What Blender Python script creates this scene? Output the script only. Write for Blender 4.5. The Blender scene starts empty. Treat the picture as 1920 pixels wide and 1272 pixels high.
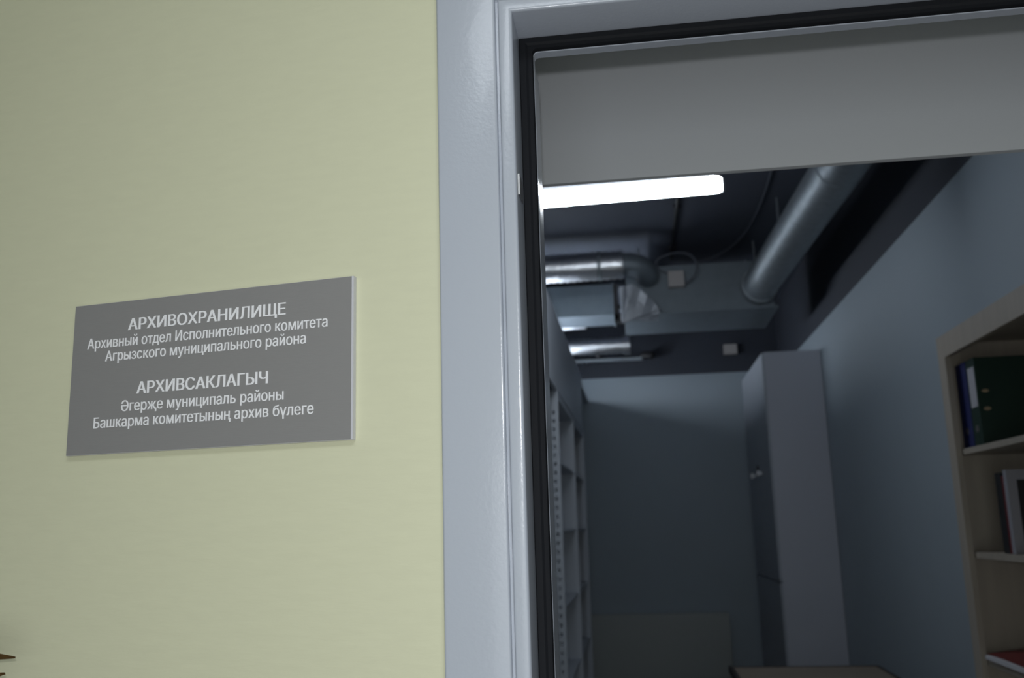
import bpy, bmesh, math, random
from mathutils import Vector, Matrix
random.seed(7)
S = bpy.context.scene
COL = S.collection
PI = math.pi

# ------------------------------------------------------------------ camera, world, lights, exposure
cam_d = bpy.data.cameras.new('camera'); cam = bpy.data.objects.new('camera', cam_d); COL.objects.link(cam)
cam_d.sensor_width = 36.0; cam_d.lens = 33.04; cam_d.clip_start = 0.02; cam_d.clip_end = 60
cam.matrix_world = Matrix((( 0.99080219, 0.0532136, 0.12441599, 0.0),
                           ( 0.13243619, -0.1925843, -0.97230239, 0.0),
                           (-0.02777914, 0.97983652, -0.19786035, 1.55),
                           (0, 0, 0, 1)))
cam_d.dof.use_dof = True; cam_d.dof.focus_distance = 1.05; cam_d.dof.aperture_fstop = 7.0
S.camera = cam
S.view_settings.view_transform = 'Standard'; S.view_settings.look = 'None'
S.view_settings.exposure = 0.0; S.view_settings.gamma = 1.0; S.view_settings.use_curve_mapping = False
S.cycles.use_denoising = True
S.cycles.sample_clamp_indirect = 4.0
w = bpy.data.worlds.new('world'); S.world = w; w.use_nodes = True
w.node_tree.nodes['Background'].inputs[0].default_value = (.6, .7, .85, 1); w.node_tree.nodes['Background'].inputs[1].default_value = 0.05

def lamp(name, kind, loc, energy, color, size=.1, size_y=None, rot=(0, 0, 0)):
    d = bpy.data.lights.new(name, kind); d.energy = energy; d.color = color
    if kind == 'AREA':
        d.shape = 'RECTANGLE'; d.size = size; d.size_y = size_y or size
    else:
        d.shadow_soft_size = size
    o = bpy.data.objects.new(name, d); o.location = loc; o.rotation_euler = rot; COL.objects.link(o); return o
# the photographer's pop-up flash, just above the lens, a corridor ceiling panel, and an added unseen fill light
lamp('camera_flash', 'POINT', (0.0, -0.03, 1.605), 11.2, (.97, .98, 1.0), .010)
lamp('corridor_panel_light', 'AREA', (0.15, -0.45, 2.76), 12.0, (.88, .94, 1.0), 1.1, .55)
lamp('corridor_fill_light', 'AREA', (0.25, -1.2, 0.95), 12.0, (.88, .94, 1.0), 1.4, 1.5, (PI/2, 0, 0))  # added fill behind the camera to brighten the bulkhead; no window stands there

# ------------------------------------------------------------------ materials
def lin(r, g, b):
    f = lambda c: (c/255/12.92) if c/255 <= .04045 else ((c/255+.055)/1.055)**2.4
    return (f(r), f(g), f(b), 1)
def mat(name, col, rough=.5, metal=0, bump=0, scale=60, var=0, stretch=None, emit=0, emit_col=None, spec=.5, coat=0, detail=4):
    m = bpy.data.materials.new(name); m.use_nodes = True
    n = m.node_tree.nodes; l = m.node_tree.links; p = n['Principled BSDF']
    p.inputs['Base Color'].default_value = col; p.inputs['Roughness'].default_value = rough
    p.inputs['Metallic'].default_value = metal; p.inputs['Specular IOR Level'].default_value = spec
    p.inputs['Coat Weight'].default_value = coat
    if emit:
        p.inputs['Emission Color'].default_value = emit_col or (1, 1, 1, 1); p.inputs['Emission Strength'].default_value = emit
    if bump or var:
        tc = n.new('ShaderNodeTexCoord'); mp = n.new('ShaderNodeMapping'); nz = n.new('ShaderNodeTexNoise')
        mp.inputs['Scale'].default_value = stretch or (1, 1, 1)
        nz.inputs['Scale'].default_value = scale; nz.inputs['Detail'].default_value = detail
        l.new(tc.outputs['Object'], mp.inputs[0]); l.new(mp.outputs[0], nz.inputs['Vector'])
        if bump:
            b = n.new('ShaderNodeBump'); b.inputs['Strength'].default_value = bump; b.inputs['Distance'].default_value = .004
            l.new(nz.outputs['Fac'], b.inputs['Height']); l.new(b.outputs[0], p.inputs['Normal'])
        if var:
            r = n.new('ShaderNodeValToRGB'); c = col
            r.color_ramp.elements[0].color = (c[0]*(1-var), c[1]*(1-var), c[2]*(1-var), 1); r.color_ramp.elements[0].position = .3
            r.color_ramp.elements[1].color = (min(1, c[0]*(1+var)), min(1, c[1]*(1+var)), min(1, c[2]*(1+var)), 1); r.color_ramp.elements[1].position = .7
            l.new(nz.outputs['Fac'], r.inputs[0]); l.new(r.outputs[0], p.inputs['Base Color'])
    return m
M = {
 'yellow': mat('yellow_paint', (.70, .70, .505, 1), .6, bump=.12, scale=55, var=.012, stretch=(.5, .5, 2.2)),
 'frame': mat('white_gloss_paint', (.455, .49, .56, 1), .22, bump=.05, scale=240, coat=.15),
 'seal': mat('black_rubber', (.007, .008, .011, 1), .7, spec=.25),
 'steel': mat('brushed_steel', (.55, .55, .56, 1), .32, metal=1),
 'white': mat('white_wall_paint', (.60, .62, .655, 1), .7, bump=.05, scale=120),
 'greyblue': mat('grey_blue_paint', (.36, .42, .47, 1), .6, bump=.05, scale=90),
 'charcoal': mat('charcoal_paint', (.040, .046, .062, 1), .7, bump=.1, scale=40),
 'ceiling_glow': mat('charcoal_with_lamp_glow', (.085, .095, .125, 1), .7, bump=.1, scale=40),  # the dark ceiling colour, lightened to paint in the glow round the lamp
 'floor': mat('grey_floor', (.20, .19, .18, 1), .5, var=.12, scale=14),
 'tile': mat('corridor_tile', (.34, .31, .27, 1), .35, var=.1, scale=9),
 'plate': mat('brushed_grey_film', (.27, .265, .265, 1), .42, bump=.06, scale=60, stretch=(1, 1, 26), var=.02),
 'acrylic': mat('pale_acrylic_edge', (.62, .62, .66, 1), .3),
 'letter': mat('white_lettering', (.93, .93, .96, 1), .45),
 'lamp_on': mat('lit_opal_diffuser', (.9, .9, .9, 1), .4, emit=30, emit_col=(.86, .93, 1, 1)),
 'lamp_body': mat('lamp_housing', (.5, .52, .55, 1), .4),
 'foil': mat('aluminium_foil', (.80, .82, .86, 1), .36, metal=1, bump=.9, scale=26, detail=6),
 'wrap': mat('crumpled_dull_foil', (.42, .45, .50, 1), .5, metal=.6, bump=.8, scale=30),
 'galv': mat('galvanised_steel', (.36, .40, .43, 1), .5, metal=.85, var=.1, scale=22),
 'galv_dull': mat('dull_zinc_sheet', (.19, .225, .255, 1), .5, metal=.3, var=.06, scale=12),
 'black': mat('black_plastic', (.015, .015, .018, 1), .5),
 'offwhite': mat('offwhite_plastic', (.5, .47, .46, 1), .5),
 'cable': mat('grey_cable', (.12, .13, .16, 1), .5),
 'cabinet': mat('pale_cabinet_laminate', (.44, .46, .52, 1), .42),
 'cabinet_door': mat('cabinet_door_laminate', (.34, .37, .42, 1), .42),
 'rack': mat('light_grey_rack_steel', (.46, .50, .56, 1), .45),
 'maple': mat('maple_laminate', (.39, .348, .295, 1), .5, var=.06, scale=5, stretch=(6, 6, .6)),
 'table': mat('brown_table_laminate', (.26, .21, .16, 1), .5, var=.12, scale=4, stretch=(.6, 6, 1)),
 'edge': mat('dark_edge_band', (.03, .025, .022, 1), .5),
 'radiator': mat('radiator_enamel', (.40, .43, .42, 1), .4),
 'b_blue': mat('blue_binder', (.016, .024, .12, 1), .45),
 'b_green': mat('dark_green_binder', (.006, .030, .021, 1), .45),
 'b_black': mat('black_book_cloth', (.012, .013, .016, 1), .5),
 'b_red': mat('red_book_cloth', (.14, .010, .012, 1), .5),
 'paper': mat('white_paper', (.62, .62, .66, 1), .6, bump=.2, scale=300, stretch=(.05, .05, 3)),
 'label': mat('white_label', (.45, .45, .50, 1), .5),
 'card': mat('white_card', (.30, .30, .34, 1), .5),
 'brass': mat('brass_eyelet', (.75, .6, .42, 1), .35, metal=1),
 'leaf': mat('dry_brown_leaf', (.15, .082, .026, 1), .6, var=.35, scale=60),
 'pot': mat('terracotta_pot', (.35, .16, .09, 1), .7, var=.1, scale=20),
 'soil': mat('dark_soil', (.04, .03, .02, 1), .9, bump=.6, scale=80),
}

# ------------------------------------------------------------------ helpers
BASE = {}
def tag(o, label=None, cat=None, group=None, kind=None):
    for k, v in (('label', label), ('category', cat), ('group', group), ('kind', kind)):
        if v: o[k] = v
    return o
def thing(name, loc, label, cat, group=None):
    o = bpy.data.objects.new(name, None); COL.objects.link(o); o.empty_display_size = .1
    o.location = loc; BASE[o] = Vector(loc); return tag(o, label, cat, group)
def obj(name, bm, mats, parent=None, smooth=False, bevel=0, segs=2):
    """one mesh object; bm is in room coordinates"""
    if bevel:
        es = [e for e in bm.edges if len(e.link_faces) == 2 and e.calc_face_angle(0) > .6]
        bmesh.ops.bevel(bm, geom=es, offset=bevel, segments=segs, profile=.5, affect='EDGES', clamp_overlap=True)
    base = BASE[parent] if parent else Vector((0, 0, 0))
    for v in bm.verts: v.co -= base
    me = bpy.data.meshes.new(name); bm.to_mesh(me); bm.free()
    if not isinstance(mats, (list, tuple)): mats = [mats]
    for m in mats: me.materials.append(M[m])
    if smooth:
        for p in me.polygons: p.use_smooth = True
        me.set_sharp_from_angle(angle=math.radians(38))
    o = bpy.data.objects.new(name, me); COL.objects.link(o)
    if parent: o.parent = parent
    BASE[o] = base; return o
def struct(name, bm, mats, parent=None, **k):
    o = obj(name, bm, mats, parent, **k); o['kind'] = 'structure'; return o
def bx(bm, x0, x1, y0, y1, z0, z1, mi=0):
    v = [bm.verts.new((x, y, z)) for z in (z0, z1) for y in (y0, y1) for x in (x0, x1)]
    for f in ((0, 2, 3, 1), (4, 5, 7, 6), (0, 1, 5, 4), (2, 6, 7, 3), (0, 4, 6, 2), (1, 3, 7, 5)):
        bm.faces.new([v[i] for i in f]).material_index = mi
    return bm
def box(*a): return bx(bmesh.new(), *a)
def tube(bm, pts, r, n=12, cap=True):
    """tube through points; r a number or a list"""
    pts = [Vector(p) for p in pts]; rings = []
    up = None
    for i, p in enumerate(pts):
        t = ((pts[min(i+1, len(pts)-1)] - pts[max(i-1, 0)])).normalized()
        if up is None:
            up = Vector((0, 0, 1)) if abs(t.z) < .9 else Vector((1, 0, 0))
        a = t.cross(up).normalized(); b = a.cross(t).normalized(); up = b
        rr = r[i] if isinstance(r, (list, tuple)) else r
        rings.append([bm.verts.new(p + a*(rr*math.cos(2*PI*k/n)) + b*(rr*math.sin(2*PI*k/n))) for k in range(n)])
    for i in range(len(rings)-1):
        for k in range(n):
            bm.faces.new((rings[i][k], rings[i][(k+1) % n], rings[i+1][(k+1) % n], rings[i+1][k]))
    if cap:
        bm.faces.new(rings[0][::-1]); bm.faces.new(rings[-1])
    return bm
def bez(p0, p1, p2, p3, n=14):
    p0, p1, p2, p3 = map(Vector, (p0, p1, p2, p3))
    return [p0*(1-t)**3 + p1*3*t*(1-t)**2 + p2*3*t*t*(1-t) + p3*t**3 for t in [i/n for i in range(n+1)]]
def ribbed(p0, p1, r, pitch, amp):
    """points and radii of a crinkled flexible duct from p0 to p1"""
    p0, p1 = Vector(p0), Vector(p1); n = int((p1-p0).length/pitch)*2
    return [p0.lerp(p1, i/n) for i in range(n+1)], [r + (amp if i % 2 else -amp) for i in range(n+1)]

# ------------------------------------------------------------------ the corridor: yellow wall, floor, ceiling
PHI = math.radians(9)
HX, HY = -.1935, .93                       # where the yellow wall meets the door casing
def wl(s, d, z):                           # along the yellow wall from the door, out of it, up
    return Vector((HX - s*math.cos(PHI) - d*math.sin(PHI), HY + s*math.sin(PHI) - d*math.cos(PHI), z))
def wbox(bm, s0, s1, d0, d1, z0, z1, mi=0):
    v = [bm.verts.new(wl(s, d, z)) for z in (z0, z1) for d in (d1, d0) for s in (s1, s0)]
    for f in ((0, 2, 3, 1), (4, 5, 7, 6), (0, 1, 5, 4), (2, 6, 7, 3), (0, 4, 6, 2), (1, 3, 7, 5)):
        bm.faces.new([v[i] for i in f]).material_index = mi
    return bm
struct('wall_left', wbox(bmesh.new(), -.012, 2.3, -.12, 0, 0, 2.8), 'yellow')
bm = bmesh.new(); bx(bm, -.195, .915, .932, 1.06, 2.18, 2.8); bx(bm, .905, 2.3, .932, 1.06, 0, 2.8)
struct('wall_front', bm, 'yellow')
struct('floor', box(-2.6, 2.4, -1.25, 10.0, -.1, 0), ['floor'])
struct('ceiling', box(-2.6, 2.4, -1.25, 1.06, 2.8, 2.9), 'white')
struct('wall_back', box(-2.6, 2.4, -1.35, -1.25, 0, 2.8), 'yellow')

# ------------------------------------------------------------------ steel door frame
X0, X1, ZT = -.092, .80, 2.0835
def sweep(prof, r=.005, n=5, closed=True, zbot=0.0):
    """profile of (outward offset, y) swept up the left jamb, along the head and down the right jamb"""
    bm = bmesh.new(); rows = []
    for o, y in prof:
        pts = [(X0-o, y, zbot)]
        for side in (0, 1):
            for k in range(n+1):
                a = PI/2*k/n
                if o > .004:
                    pts.append((X0-o if side == 0 else X1+o, y, ZT+o)); continue
                if side == 0: pts.append((X0+r-(r+o)*math.cos(a), y, ZT-r+(r+o)*math.sin(a)))
                else: pts.append((X1-r+(r+o)*math.sin(a), y, ZT-r+(r+o)*math.cos(a)))
        pts.append((X1+o, y, zbot)); rows.append([bm.verts.new(p) for p in pts])
    m = len(rows)
    for i in range(m if closed else m-1):
        A, B = rows[i], rows[(i+1) % m]
        for k in range(len(A)-1): bm.faces.new((A[k], B[k], B[k+1], A[k+1]))
    bm.faces.new([r_[0] for r_ in rows]); bm.faces.new([r_[-1] for r_ in rows][::-1])
    bmesh.ops.remove_doubles(bm, verts=bm.verts, dist=1e-5)
    bmesh.ops.recalc_face_normals(bm, faces=bm.faces); return bm
def arc(cx, cy, r, a0, a1, n=4):
    return [(cx + r*math.cos(math.radians(a0+(a1-a0)*i/n)), cy + r*math.sin(math.radians(a0+(a1-a0)*i/n))) for i in range(n+1)]
door = bpy.data.objects.new('door_1', None); COL.objects.link(door); door.location = (X0, .93, 0); BASE[door] = Vector((X0, .93, 0)); door['kind'] = 'structure'
# casing face with a shadow groove, stepped back face, rebate side
prof = ([(.0995, .958)] + arc(.0965, .923, .003, 0, -90) + arc(.0377, .9230, .003, -90, -180) + [(.0347, .9275), (.0318, .9275)]
        + arc(.0287, .9240, .003, 0, -90) + arc(.0203, .9250, .004, -90, -180) + [(.0163, .985), (.03, .985), (.03, .958)])
struct('casing', sweep(prof), 'frame', door, smooth=True)
struct('weather_seal', sweep([(.0160, .9815), (.0150, .979), (.0085, .978), (.0060, .980), (.0015, .979), (.0003, .9815), (.0003, .985), (.0160, .985)]), 'seal', door, smooth=True)
struct('door_stop', sweep([(.03, .986), (.0008, .986), (.0, .987), (.0, 1.0), (.03, 1.0)]), 'frame', door, smooth=True)
bm = box(X0-.03, X0-.0005, 1.001, 1.045, 0, 2.075); struct('jamb_lining', bm, 'frame', door, bevel=.001)
bm = box(X0-.0163, X0-.0146, .934, .962, 1.895, 1.918); struct('strike_plate', bm, 'steel', door, bevel=.0005)

# ------------------------------------------------------------------ name plate
ZB, ZTP, SL, SR = 1.6446, 1.8188, .4512, .0958
pl = wl((SL+SR)/2, 0, ZB)
sign = thing('name_plate', pl, 'grey rectangular door plate with two blocks of white lettering on the yellow wall', 'sign')
obj('backing_plate', wbox(bmesh.new(), SR-.0012, SL, .0005, .0065, ZB, ZTP), 'acrylic', sign, bevel=.0006)
o = obj('face_film', wbox(bmesh.new(), SR+.0012, SL-.0004, .0066, .0072, ZB+.0004, ZTP-.0004), 'plate', sign)
LINES = [('АРХИВОХРАНИЛИЩЕ', .2755, .2015, 1.7838, .0004), ('Архивный отдел Исполнительного комитета', .2775, .306, 1.7660, 0),
         ('Агрызского муниципального района', .2775, .255, 1.7499, 0), ('АРХИВСАКЛАГЫЧ', .2775, .166, 1.7098, .0004),
         ('Әгерҗе муниципаль районы', .2775, .2045, 1.6911, 0), ('Башкарма комитетының архив бүлеге', .2775, .276, 1.6739, 0)]
def spans(txt, bold):
    """the text's outlines filled by thin rows (non-zero winding): a list of (y0, y1, left0, left1, right0, right1)"""
    cu = bpy.data.curves.new('text', 'FONT'); cu.body = txt; cu.size = 1; cu.fill_mode = 'NONE'; cu.resolution_u = 4
    tmp = bpy.data.objects.new('text', cu); COL.objects.link(tmp); bpy.context.view_layer.update()
    me = bpy.data.meshes.new_from_object(tmp.evaluated_get(bpy.context.evaluated_depsgraph_get()))
    nb = {}
    for e in me.edges:
        p, q = e.vertices; nb.setdefault(p, []).append(q); nb.setdefault(q, []).append(p)
    co = [tuple(v.co[:2]) for v in me.vertices]; seen = set(); segs = []
    for i in range(len(co)):
        if i in seen or i not in nb: continue
        lp = [i]; seen.add(i); cur = min(nb[i])
        while cur not in seen:
            lp.append(cur); seen.add(cur)
            nx_ = [k for k in nb[cur] if k not in seen]
            if not nx_: break
            cur = nx_[0]
        segs += [(co[p], co[q]) for p, q in zip(lp, lp[1:]+lp[:1])]
    bpy.data.objects.remove(tmp); bpy.data.curves.remove(cu); bpy.data.meshes.remove(me)
    ys = sorted({round(p[1], 3) for sg in segs for p in sg} | {round(-.22+.016*k, 3) for k in range(75)})
    lo, hi = min(p[1] for sg in segs for p in sg), max(p[1] for sg in segs for p in sg)
    ys = [y for y in ys if lo <= y <= hi]; out = []
    rows = [ys[0]]
    for y in ys[1:]:
        if y - rows[-1] > .006: rows.append(y)
    for y0, y1 in zip(rows, rows[1:]):
        ym = (y0+y1)/2; cr = []
        for (ax, ay), (bx2, by) in segs:
            if (ay > ym) != (by > ym):
                f = lambda y: ax + (bx2-ax)*(y-ay)/(by-ay)
                c = lambda x: min(max(x, min(ax, bx2)), max(ax, bx2))
                cr.append((f(ym), c(f(y0)), c(f(y1)), 1 if by > ay else -1))
        cr.sort(); wn = 0; row = []
        for x, xa, xb, d in cr:
            if wn == 0: L = (x, xa, xb)
            wn += d
            if wn == 0: row.append([L[1]-bold, L[2]-bold, xa+bold, xb+bold])
        out += [(y0, y1, *r_) for r_ in row]
    return out
for i, (txt, sc_, width, zb, off) in enumerate(LINES):
    sp = spans(txt, .024 if off else .011)
    x0, x1 = min(min(q[2:4]) for q in sp), max(max(q[4:6]) for q in sp)
    k = width/(x1-x0); kz = (.0136 if off else .0122)/.73
    bm = bmesh.new()
    P = lambda x, y, d: bm.verts.new(wl(sc_ + width/2 - (x-x0)*k, d, zb + y*kz))
    for y0, y1, la, lb, ra, rb in sp:
        f = [P(la, y0, .0078), P(ra, y0, .0078), P(rb, y1, .0078), P(lb, y1, .0078)]
        g = [P(la, y0, .0073), P(ra, y0, .0073), P(rb, y1, .0073), P(lb, y1, .0073)]
        bm.faces.new(f); bm.faces.new((g[0], f[0], f[3], g[3])); bm.faces.new((f[1], g[1], g[2], f[2]))
    bmesh.ops.remove_doubles(bm, verts=bm.verts, dist=1e-6)
    obj('heading' if off else 'text_line', bm, 'letter', sign)

# ------------------------------------------------------------------ archive room shell
XL, XR, YF, ZC, ZP = -.90, 1.49, 9.70, 3.72, 3.055
bm = bmesh.new(); bx(bm, XR, XR+.1, 1.06, YF+.1, 0, ZP, 0); bx(bm, XR, XR+.1, 1.06, YF+.1, ZP, ZC, 1); struct('wall_right', bm, ['greyblue', 'charcoal'])
bm = bmesh.new(); bx(bm, XL-.1, XL, 1.06, YF+.1, 0, ZP, 0); bx(bm, XL-.1, XL, 1.06, YF+.1, ZP, ZC, 1); struct('wall_side', bm, ['greyblue', 'charcoal'])
bm = bmesh.new(); bx(bm, XL, XR, YF, YF+.1, 0, ZP, 0); bx(bm, XL, XR, YF, YF+.1, ZP, ZC, 1); struct('wall_far', bm, ['greyblue', 'charcoal'])
struct('ceiling_room', box(XL-.1, XR+.1, 1.06, YF+.1, ZC, ZC+.1), 'ceiling_glow')
struct('wall_bulkhead', box(XL, XR, 1.43, 1.442, 2.0915, ZC), 'white', bevel=.001)

# ------------------------------------------------------------------ lit batten lamp
def batten(cx, cy, cz, L, label, yaw=0, hung=True):
    t = thing('batten_lamp', (cx, cy, cz), label, 'lamp', 'batten lamps of the archive room')
    bm = bmesh.new(); x0, x1 = cx-L/2, cx+L/2
    n = 10; prof = [(cy + .040*math.cos(PI*k/n + PI), cz + .040*math.sin(PI*k/n + PI)) for k in range(n+1)]
    prof += [(cy+.040, cz+.022), (cy+.034, cz+.028), (cy-.034, cz+.028), (cy-.040, cz+.022)]
    rows = [[bm.verts.new((x, cy+(y-cy)*f, cz+(z-cz)*f)) for y, z in prof] for x, f in ((x0, .72), (x0+.010, .93), (x0+.022, 1), (x1-.022, 1), (x1-.010, .93), (x1, .72))]
    for a, b in zip(rows, rows[1:]):
        for k in range(len(prof)):
            bm.faces.new((a[k], a[(k+1) % len(prof)], b[(k+1) % len(prof)], b[k]))
    bm.faces.new(rows[0]); bm.faces.new(rows[-1][::-1]); bmesh.ops.recalc_face_normals(bm, faces=bm.faces)
    obj('diffuser', bm, 'lamp_on', t, smooth=True)
    obj('housing', box(x0+.03, x1-.03, cy-.03, cy+.03, cz+.0285, cz+.052), 'lamp_body', t, bevel=.004)
    for sx in (-1, 1):
        bm = bmesh.new(); X = cx + sx*L/2
        tube(bm, [(X, cy, cz-.004), (X+sx*.012, cy, cz-.004)], [.036, .030], 16); obj('end_cap', bm, 'lamp_body', t, smooth=True)
        if not hung: continue
        bm = bmesh.new(); tube(bm, [(cx+sx*L*.33, cy, cz+.05), (cx+sx*L*.33, cy, ZC)], .003, 8); obj('suspension_rod', bm, 'steel', t)
    t.rotation_euler = (0, 0, yaw)
    return t
batten(-.137, 4.285, 3.103, 1.20, 'lit white batten lamp glowing under the dark ceiling just inside the doorway', -.035)
batten(-.72, 8.05, 2.868, 1.9, 'lit batten lamp lying hidden behind the fascia on top of the storage rack', PI/2, False)

# ------------------------------------------------------------------ ventilation
t = thing('air_handling_unit', (.55, 7.2, 3.16), 'flat grey air handling unit hanging from the ceiling above the tall cabinet', 'air handling unit')
obj('body', box(-.01, 1.11, 7.20, 7.95, 3.165, 3.53), 'galv_dull', t, bevel=.004)
obj('bottom_flange', box(-.035, 1.135, 7.18, 7.97, 3.150, 3.164), 'galv_dull', t, bevel=.002)
for x, y in ((.1, 7.3), (1.0, 7.3), (.1, 7.85), (1.0, 7.85)):
    obj('hanger_rod', tube(bmesh.new(), [(x, y, 3.53), (x, y, ZC)], .006, 8), 'galv', t)
cb = obj('control_box', box(.318, .438, 7.125, 7.199, 3.345, 3.468), 'offwhite', t, bevel=.006)
obj('cable_loop', tube(bmesh.new(), bez((.43, 7.15, 3.36), (.62, 7.1, 3.42), (.56, 7.1, 3.68), (.30, 7.15, 3.60)) + bez((.30, 7.15, 3.60), (.2, 7.17, 3.58), (.2, 7.17, 3.5), (.33, 7.16, 3.46))[1:], .007, 8), 'cable', cb, smooth=True)
# crumpled foil wedge round the spigot at the unit's left end
bm = bmesh.new()
P = [(-.055, 6.93, 3.315), (.05, 6.90, 3.325), (.235, 6.98, 3.150), (.215, 7.0, 3.06), (-.05, 6.94, 3.045), (-.06, 7.19, 3.32), (.06, 7.19, 3.34), (.25, 7.19, 3.17), (.23, 7.19, 3.152), (-.06, 7.19, 3.152)]
v = [bm.verts.new(p) for p in P]
for f in ((0, 4, 3, 2, 1), (0, 1, 6, 5), (1, 2, 7, 6), (2, 3, 8, 7), (3, 4, 9, 8), (4, 0, 5, 9), (5, 6, 7, 8, 9)): bm.faces.new([v[i] for i in f])
bmesh.ops.recalc_face_normals(bm, faces=bm.faces)
bmesh.ops.triangulate(bm, faces=bm.faces[:]); bmesh.ops.subdivide_edges(bm, edges=bm.edges[:], cuts=3, use_grid_fill=True)
for q in bm.verts: q.co += Vector((random.uniform(-1, 1), random.uniform(-1, 1), random.uniform(-1, 1)))*.008
fw = obj('foil_wrap', bm, 'wrap', t); fw['label'] = 'crumpled silver foil wrapped round the spigot'
bm = box(-.108, -.078, 7.08, 7.16, 3.10, 3.38); bx(bm, -.108, -.03, 7.08, 7.19, 3.085, 3.145); bx(bm, -.1, -.0, 7.15, 7.21, 3.2, 3.23)
obj('bracket', bm, 'black', t)

t = thing('round_duct', (1.1, 7.19, 3.31), 'long round galvanised duct running along the ceiling into the air handling unit', 'duct')
obj('pipe', tube(bmesh.new(), [(1.195, 3.0, 3.355), (1.114, 4.8, 3.335), (1.0, 7.185, 3.318)], .130, 28), 'galv', t, smooth=True)
obj('collar', tube(bmesh.new(), [(1.004, 7.10, 3.318), (1.0, 7.185, 3.318)], .142, 28), 'galv', t, smooth=True)
obj('seam_band', tube(bmesh.new(), [(1.116, 4.72, 3.336), (1.114, 4.76, 3.3355)], .134, 28), 'galv', t, smooth=True)
for y, x, z in ((4.2, 1.141, 3.341), (6.3, 1.042, 3.325)):
    bm = tube(bmesh.new(), [(x, y, z+.13), (x, y, ZC)], .005, 8); obj('hanger_rod', bm, 'galv', t)

def foil_duct(a, b, r, label, extra=None):
    t = thing('foil_duct', a, label, 'duct', 'foil ducts under the ceiling')
    p, rr = ribbed(a, b, r, .05, r*.035)
    obj('hose', tube(bmesh.new(), p, rr, 22), 'foil', t, smooth=True)
    return t
t = foil_duct((-.89, 7.02, 3.515), (-.02, 7.02, 3.515), .110, 'shiny crinkled foil duct, highest of the three, left of the air handling unit')
obj('elbow', tube(bmesh.new(), [(-.02, 7.02, 3.515)] + bez((.0, 7.02, 3.515), (.10, 7.02, 3.51), (.15, 7.04, 3.47), (.16, 7.145, 3.44)), .088, 22), 'galv_dull', t, smooth=True)
obj('clamp', tube(bmesh.new(), [(-.22, 7.02, 3.515), (-.19, 7.02, 3.515)], .1165, 22), 'galv', t, smooth=True)
t = foil_duct((-.89, 9.0, 3.262), (-.05, 9.0, 3.262), .076, 'bright foil duct with end collar, lowest of the three, above the far wall')
obj('collar', tube(bmesh.new(), [(-.06, 9.0, 3.262), (-.005, 9.0, 3.262)], .090, 22), 'foil', t, smooth=True)
obj('hanging_clip', box(-.335, -.30, 8.97, 9.03, 3.155, 3.185), 'black', t)
t = foil_duct((-.89, 8.6, 3.397), (-.40, 8.6, 3.397), .043, 'short thin foil duct ending between the two longer foil ducts')
t = thing('rectangular_duct', (-.35, 8.0, 3.35), 'smooth grey rectangular duct tucked between the foil ducts at the back', 'duct')
obj('casing', box(-.89, -.13, 8.0, 8.45, 3.345, 3.62), 'galv_dull', t, bevel=.004)
obj('flange', box(-.135, -.115, 7.985, 8.465, 3.335, 3.63), 'galv_dull', t, bevel=.002)
t = thing('cable_rail', (-.25, 9.55, 3.2), 'thin pale cable rail along the far wall under the lowest foil duct', 'rail')
obj('channel', box(-.89, .11, 9.50, 9.56, 3.198, 3.226), 'galv', t, bevel=.004)
obj('wall_arm', box(-.5, -.47, 9.56, 9.695, 3.2, 3.222), 'galv', t)
bm = bmesh.new(); tube(bm, [(.10, 9.53, 3.245), (.13, 9.53, 3.245), (.21, 9.53, 3.24), (.235, 9.53, 3.24)], [.025, .042, .042, .02], 14); obj('end_plug', bm, 'black', t, smooth=True)
tag(obj('junction_box', box(.945, 1.075, 9.635, 9.697, 3.235, 3.335), 'offwhite', bevel=.008), 'small pale junction box on the dark upper part of the far wall', 'junction box')
t = thing('ceiling_conduit', (.37, 6.5, 3.70), 'thin straight dark conduit running along the ceiling behind the lit lamp', 'conduit')
obj('pipe', tube(bmesh.new(), [(.37, 4.4, 3.70), (.37, 7.6, 3.70)], .014, 10), 'black', t, smooth=True)
for y in (5.2, 6.3, 7.3): obj('clip', box(.345, .395, y-.012, y+.012, 3.695, 3.719), 'black', t)
tag(obj('loose_cable', tube(bmesh.new(), bez((.88, 4.6, 3.70), (1.0, 6.6, 3.712), (.98, 7.5, 3.70), (.57, 7.66, 3.67), 20), .008, 8), 'cable', smooth=True), 'thin loose cable curving across the dark ceiling beside the round duct', 'cable')

# ------------------------------------------------------------------ bookcase and its contents
FX, BX_, YN, YE, ZB_ = 1.14, 1.485, 1.75, 3.65, 2.205
t = thing('bookcase', (1.31, 2.7, 0), 'pale maple bookcase with thick face frame against the right wall', 'bookcase')
obj('side_panel', box(FX+.02, BX_, YE-.022, YE, .0, ZB_), 'maple', t)
obj('side_panel', box(FX+.02, BX_, YN, YN+.022, .0, ZB_), 'maple', t)
obj('top_board', box(FX+.02, BX_, YN+.022, YE-.022, ZB_-.024, ZB_), 'maple', t)
obj('back_panel', box(BX_-.008, BX_, YN+.022, YE-.022, .0, ZB_-.024), 'maple', t)
obj('top_rail', box(FX, FX+.02, YN, YE, ZB_-.082, ZB_), 'maple', t, bevel=.003)
obj('stile', box(FX, FX+.02, YE-.075, YE, 0, ZB_-.082), 'maple', t, bevel=.003)
obj('stile', box(FX, FX+.02, YN, YN+.075, 0, ZB_-.082), 'maple', t, bevel=.003)
obj('plinth', box(FX, FX+.02, YN+.075, YE-.075, 0, .08), 'maple', t)
SH = (1.785, 1.424, 1.064, .71, .36)
for z in SH: obj('shelf', box(FX+.022, BX_-.008, YN+.022, YE-.022, z-.020, z), 'maple', t, bevel=.002)

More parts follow.
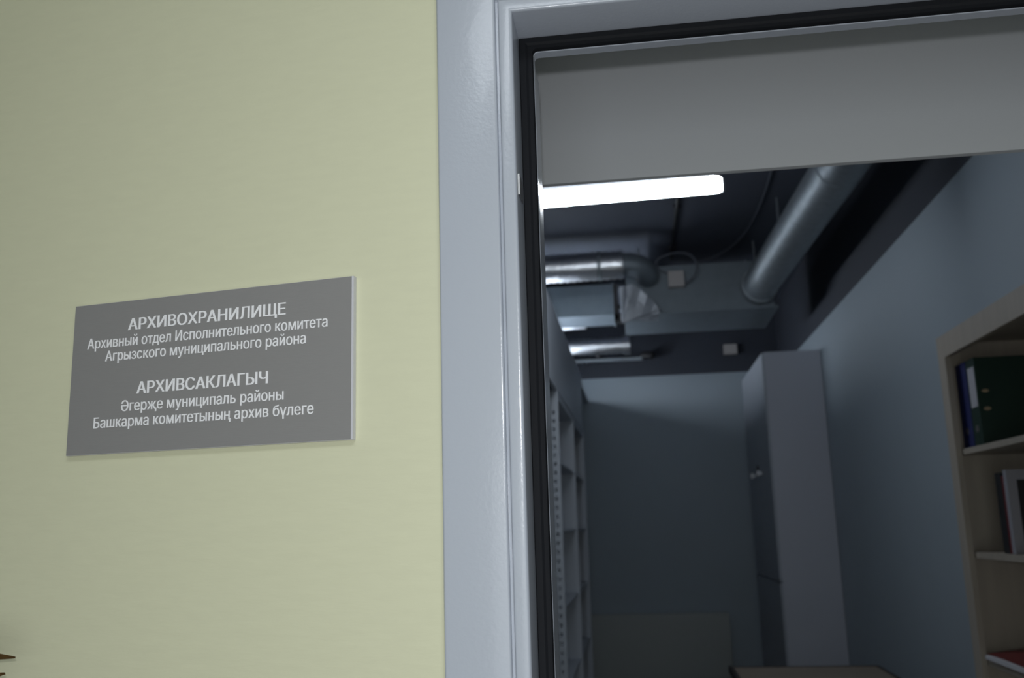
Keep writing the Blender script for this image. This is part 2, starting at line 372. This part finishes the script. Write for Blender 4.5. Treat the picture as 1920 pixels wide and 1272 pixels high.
def binder(yn, yf, color, label, x=1.183, z=1.7862, h=.305, d=.275, rings=True, lab=True):
    t = thing('lever_arch_binder', (x+d/2, (yn+yf)/2, z), label, 'binder', 'lever arch binders on the top shelf')
    th = .004
    obj('spine', box(x, x+th, yn, yf, z, z+h), color, t, bevel=.001)
    obj('cover', box(x+th, x+d, yn, yn+th, z, z+h), color, t, bevel=.001)
    obj('cover', box(x+th, x+d, yf-th, yf, z, z+h), color, t, bevel=.001)
    obj('pages', box(x+.02, x+d-.02, yn+.012, yf-.012, z+.006, z+h-.015), 'paper', t)
    if lab: obj('spine_label', box(x-.0008, x, yn+.010, yf-.012, z+.135, z+.275), 'label', t)
    bm = tube(bmesh.new(), [(x-.001, (yn+yf)/2, z+.06), (x+.0005, (yn+yf)/2, z+.06)], .013, 16); obj('finger_hole', bm, 'steel', t)
    if rings:
        for zz in (1.973, 1.911):
            bm = tube(bmesh.new(), [(x+.026, yn-.0008, zz), (x+.026, yn+.001, zz)], .006, 14)
            for q in bm.verts: q.co.x = x+.026 + (q.co.x-x-.026)*2.0
            obj('ring_slot', bm, 'brass', t)
    return t
binder(3.505, 3.612, 'b_blue', 'blue lever arch binder against the bookcase end, behind the green binder', lab=False)
binder(3.415, 3.500, 'b_green', 'dark green lever arch binder with a white spine label on the top shelf')

def book(name, yn, yf, x, d, z, h, color, label, cat='book', pages=True):
    t = thing(name, (x+d/2, (yn+yf)/2, z), label, cat, 'upright books on the second shelf' if cat == 'book' else None)
    bm = bmesh.new(); th = .003
    bx(bm, x, x+th, yn, yf, z, z+h); bx(bm, x+th, x+d, yn, yn+th, z, z+h); bx(bm, x+th, x+d, yf-th, yf, z, z+h)
    obj('cover', bm, color, t)
    if pages: obj('pages', box(x+th+.001, x+d-.004, yn+th, yf-th, z+.003, z+h-.004), 'paper', t)
    return t
book('hardback_book', 3.322, 3.375, 1.19, .19, 1.4252, .262, 'b_black', 'black book on the second shelf, farthest into the bookcase')
book('hardback_book', 3.292, 3.320, 1.19, .18, 1.4252, .250, 'b_red', 'dark red upright book pressed between a black book and a white folder')
t = book('display_folder', 3.262, 3.289, 1.185, .235, 1.4252, .268, 'card', 'white folder with a dark panel on its cover, standing on the second shelf', 'folder')
obj('cover_panel', box(1.215, 1.405, 3.2605, 3.2620, 1.452, 1.660), 'b_black', t)['label'] = 'dark panel on the white cover'
# red folder lying flat with loose papers
t = thing('flat_folder', (1.3, 3.37, 1.064), 'red folder stuffed with papers lying flat on the third shelf', 'folder')
bm = bmesh.new(); nx, ny = 8, 8
def zc(u, v): return 1.0655 + .038 - .020*(1-u)**2*(.3+.7*v) - .014*(1-v)**2
g = [[bm.verts.new((1.158+.25*i/nx, 3.185+.380*j/ny, zc(i/nx, j/ny))) for j in range(ny+1)] for i in range(nx+1)]
for i in range(nx):
    for j in range(ny): bm.faces.new((g[i][j], g[i+1][j], g[i+1][j+1], g[i][j+1]))
r = bmesh.ops.extrude_face_region(bm, geom=bm.faces[:])
for q in [e for e in r['geom'] if isinstance(e, bmesh.types.BMVert)]: q.co.z -= .0025
bmesh.ops.recalc_face_normals(bm, faces=bm.faces); obj('cover', bm, 'b_red', t, smooth=True)
bm = box(1.152, 1.402, 3.188, 3.562, 1.0652, 1.0666); obj('back_cover', bm, 'b_red', t)
bm = bmesh.new()
g = [[bm.verts.new((1.150+.245*i/nx, 3.190+.370*j/ny, zc(i/nx, j/ny)-.004)) for j in range(ny+1)] for i in range(nx+1)]
for i in range(nx):
    for j in range(ny): bm.faces.new((g[i][j], g[i+1][j], g[i+1][j+1], g[i][j+1]))
r = bmesh.ops.extrude_face_region(bm, geom=bm.faces[:])
for q in [e for e in r['geom'] if isinstance(e, bmesh.types.BMVert)]: q.co.z = 1.0672
bmesh.ops.recalc_face_normals(bm, faces=bm.faces); obj('paper_stack', bm, 'paper', t)

# ------------------------------------------------------------------ table in front of the tall cabinet
t = thing('table', (.85, 5.0, 0), 'low brown table with dark edging standing between bookcase and tall cabinet', 'table')
obj('tabletop', box(.475, 1.25, 4.30, 5.66, .728, .750), 'table', t, bevel=.002)
bm = box(.452, .475, 4.28, 5.68, .722, .758); bx(bm, .475, 1.27, 5.66, 5.68, .722, .752); bx(bm, .475, 1.27, 4.28, 4.30, .722, .752); bx(bm, 1.25, 1.27, 4.30, 5.66, .722, .752)
obj('edge_band', bm, 'edge', t)
for x in (.50, 1.20):
    for y in (4.34, 5.60): obj('leg', box(x, x+.045, y-.02, y+.025, 0, .722), 'edge', t, bevel=.003)

# ------------------------------------------------------------------ tall cabinet against the right wall
t = thing('tall_cabinet', (1.27, 8.3, 0), 'tall pale cabinet against the right wall near the far corner', 'cabinet')
CX, CY0, CY1, CZ = 1.05, 7.57, 9.08, 2.872
obj('carcass', box(CX, 1.485, CY0, CY1, 0, CZ), 'cabinet', t, bevel=.003)
for a, b in ((CY0+.004, 8.322), (8.328, CY1-.004)):
    d = obj('door', box(CX-.018, CX-.001, a, b, 1.10, CZ-.004), 'cabinet_door', t, bevel=.002)
    yh = 8.12 if b < 8.325 else 8.56
    bm = tube(bmesh.new(), [(CX-.018, yh, 1.945), (CX-.030, yh, 1.945), (CX-.036, yh, 1.945), (CX-.050, yh, 1.945), (CX-.060, yh, 1.945), (CX-.064, yh, 1.945)], [.010, .010, .020, .027, .020, .007], 14); obj('knob', bm, 'letter', d, smooth=True)  # pale lettering white stands in for the flash glint on the knob
    obj('door', box(CX-.018, CX-.001, a, b, .06, 1.085), 'cabinet_door', t, bevel=.002)
obj('lock', box(CX-.03, CX-.0185, 8.31, 8.345, 1.955, 2.02), 'black', t)

# ------------------------------------------------------------------ radiator
t = thing('radiator', (.157, 9.6, .08), 'wide dull panel radiator low on the far wall', 'radiator')
obj('front_panel', box(-.62, .80, 9.595, 9.612, .10, .675), 'radiator', t, bevel=.006)
obj('top_grille', box(-.62, .80, 9.60, 9.685, .676, .697), 'radiator', t, bevel=.004)
obj('side_cover', box(.80, .808, 9.60, 9.685, .10, .69), 'radiator', t)
obj('back_panel', box(-.62, .80, 9.67, 9.685, .10, .675), 'radiator', t)
for x in (-.45, .63): obj('foot', box(x, x+.03, 9.61, 9.67, 0, .11), 'radiator', t)
obj('valve', tube(bmesh.new(), [(.808, 9.64, .16), (.87, 9.64, .16)], .018, 12), 'offwhite', t, smooth=True)
struct('baseboard_far', box(XL, XR, 9.685, 9.699, 0, .07), 'edge')

# ------------------------------------------------------------------ storage rack along the left wall
RX, RB = -.44, -.87
t = thing('storage_rack', (-.66, 6.8, 0), 'tall light grey steel storage rack with perforated posts along the left wall', 'rack')
def post(y, zt, holes, sgn=1):
    bm = bmesh.new()
    if not holes: bx(bm, RX-.045, RX, y, y+.003, 0, zt)
    bx(bm, RX-.003, RX, y+.003, y+.045, 0, zt)
    if holes:                       # front flange with a row of real slots
        xs = (RX-.045, RX-.034, RX-.020, RX); zs = [0, .3]
        while zs[-1] < zt-.1: zs += [zs[-1]+.022, zs[-1]+.050]
        zs.append(zt)
        g = [[bm.verts.new((x, y, z)) for z in zs] for x in xs]
        fs = [bm.faces.new((g[i][j], g[i+1][j], g[i+1][j+1], g[i][j+1])) for i in range(3) for j in range(len(zs)-1) if not (i == 1 and j % 2 == 1 and j < len(zs)-2)]
        r = bmesh.ops.extrude_face_region(bm, geom=fs)
        for q in [e for e in r['geom'] if isinstance(e, bmesh.types.BMVert)]: q.co.y += .003
        bmesh.ops.recalc_face_normals(bm, faces=bm.faces)
    obj('post', bm, 'rack', t)
post(5.47, 2.34, True); post(6.80, 2.34, False); post(8.06, 2.34, False)
for y in (5.47, 6.80, 8.06):
    obj('post', box(RB, RB+.045, y, y+.003, 0, 2.34), 'rack', t)
for z in (.22, .66, 1.10, 1.535, 1.935):
    bm = box(RB, RX-.012, 5.475, 8.10, z-.012, z)
    obj('shelf', bm, 'rack', t)
obj('top_shelf', box(RB, RX-.004, 5.475, 8.10, 2.30, 2.34), 'rack', t)
obj('fascia_panel', box(RX-.02, RX, 4.35, 8.10, 2.34, 2.83), 'rack', t, bevel=.002)
obj('top_board', box(RB, RX-.021, 4.35, 9.66, 2.80, 2.825), 'rack', t)
obj('side_panel', box(RB, RX-.021, 4.35, 4.37, 2.341, 2.80), 'rack', t)
obj('mid_panel', box(RB+.003, RX-.006, 6.804, 6.82, 0, 2.30), 'rack', t)
obj('back_panel', box(RB-.012, RB-.002, 5.475, 8.10, 0, 2.34), 'rack', t)
obj('end_panel', box(RB, RX-.005, 8.105, 8.12, 0, 2.80), 'rack', t)

# ------------------------------------------------------------------ dry plant in the corridor, only its tip in view
pb = wl(.80, .22, 0)
t = thing('potted_plant', pb, 'plant whose dry brown leaf tips show at the lower left beside the yellow wall', 'plant')
bm = bmesh.new(); c = pb
tube(bm, [c+Vector((0, 0, .0)), c+Vector((0, 0, .24)), c+Vector((0, 0, .26)), c+Vector((0, 0, .28))], [.11, .15, .165, .165], 28); obj('pot', bm, 'pot', t, smooth=True)
bm = tube(bmesh.new(), [c+Vector((0, 0, .279)), c+Vector((0, 0, .287))], .148, 24); obj('soil', bm, 'soil', t)
top = c+Vector((.02, .0, 1.22))
obj('stem', tube(bmesh.new(), bez(c+Vector((0, 0, .28)), c+Vector((.02, .02, .6)), c+Vector((-.02, 0, .9)), top), [.014-.0004*i for i in range(15)], 10), 'leaf', t, smooth=True)
def leaf(p0, p1, p2, p3, wid, side=None):
    pts = bez(p0, p1, p2, p3, 10); bm = bmesh.new(); rows = []
    for i, p in enumerate(pts):
        tt = (pts[min(i+1, 10)]-pts[max(i-1, 0)]).normalized(); s = tt.cross(Vector((0, 0, 1)))
        s = s.normalized() if s.length > .01 else Vector((1, 0, 0))
        if side is not None: s = (side - tt*side.dot(tt)).normalized()
        nrm = s.cross(tt)
        wd = wid*math.sin(PI*(.06+.937*i/10))**(.8 if side is None else .5)
        rows.append([bm.verts.new(p - s*wd + nrm*wd*.3), bm.verts.new(p), bm.verts.new(p + s*wd + nrm*wd*.3)])
    for a, b in zip(rows, rows[1:]):
        for k in (0, 1): bm.faces.new((a[k], a[k+1], b[k+1], b[k]))
    bmesh.ops.solidify(bm, geom=bm.faces[:], thickness=.0012); bmesh.ops.recalc_face_normals(bm, faces=bm.faces); return bm
tipA = wl(.460, .05, 1.432); tipB = wl(.462, .06, 1.4175)
obj('leaf', leaf(top, top+Vector((.06, .0, .16)), tipA+Vector((-.12, 0, .015)), tipA, .012, Vector((0, -.45, .9))), 'leaf', t, smooth=True)
obj('leaf', leaf(top, top+Vector((.09, -.02, .14)), tipB+Vector((-.10, 0, -.015)), tipB, .012, Vector((0, -.45, .9))), 'leaf', t, smooth=True)
for k in range(9):
    a = 2*PI*k/9 + .35
    dv = Vector((math.cos(a), math.sin(a)*.55, 0))
    if dv.x > .3: continue
    obj('leaf', leaf(top, top+dv*.1+Vector((0, 0, .15)), top+dv*.22+Vector((0, 0, .1)), top+dv*.30-Vector((0, 0, .06)), .014), 'leaf', t, smooth=True)
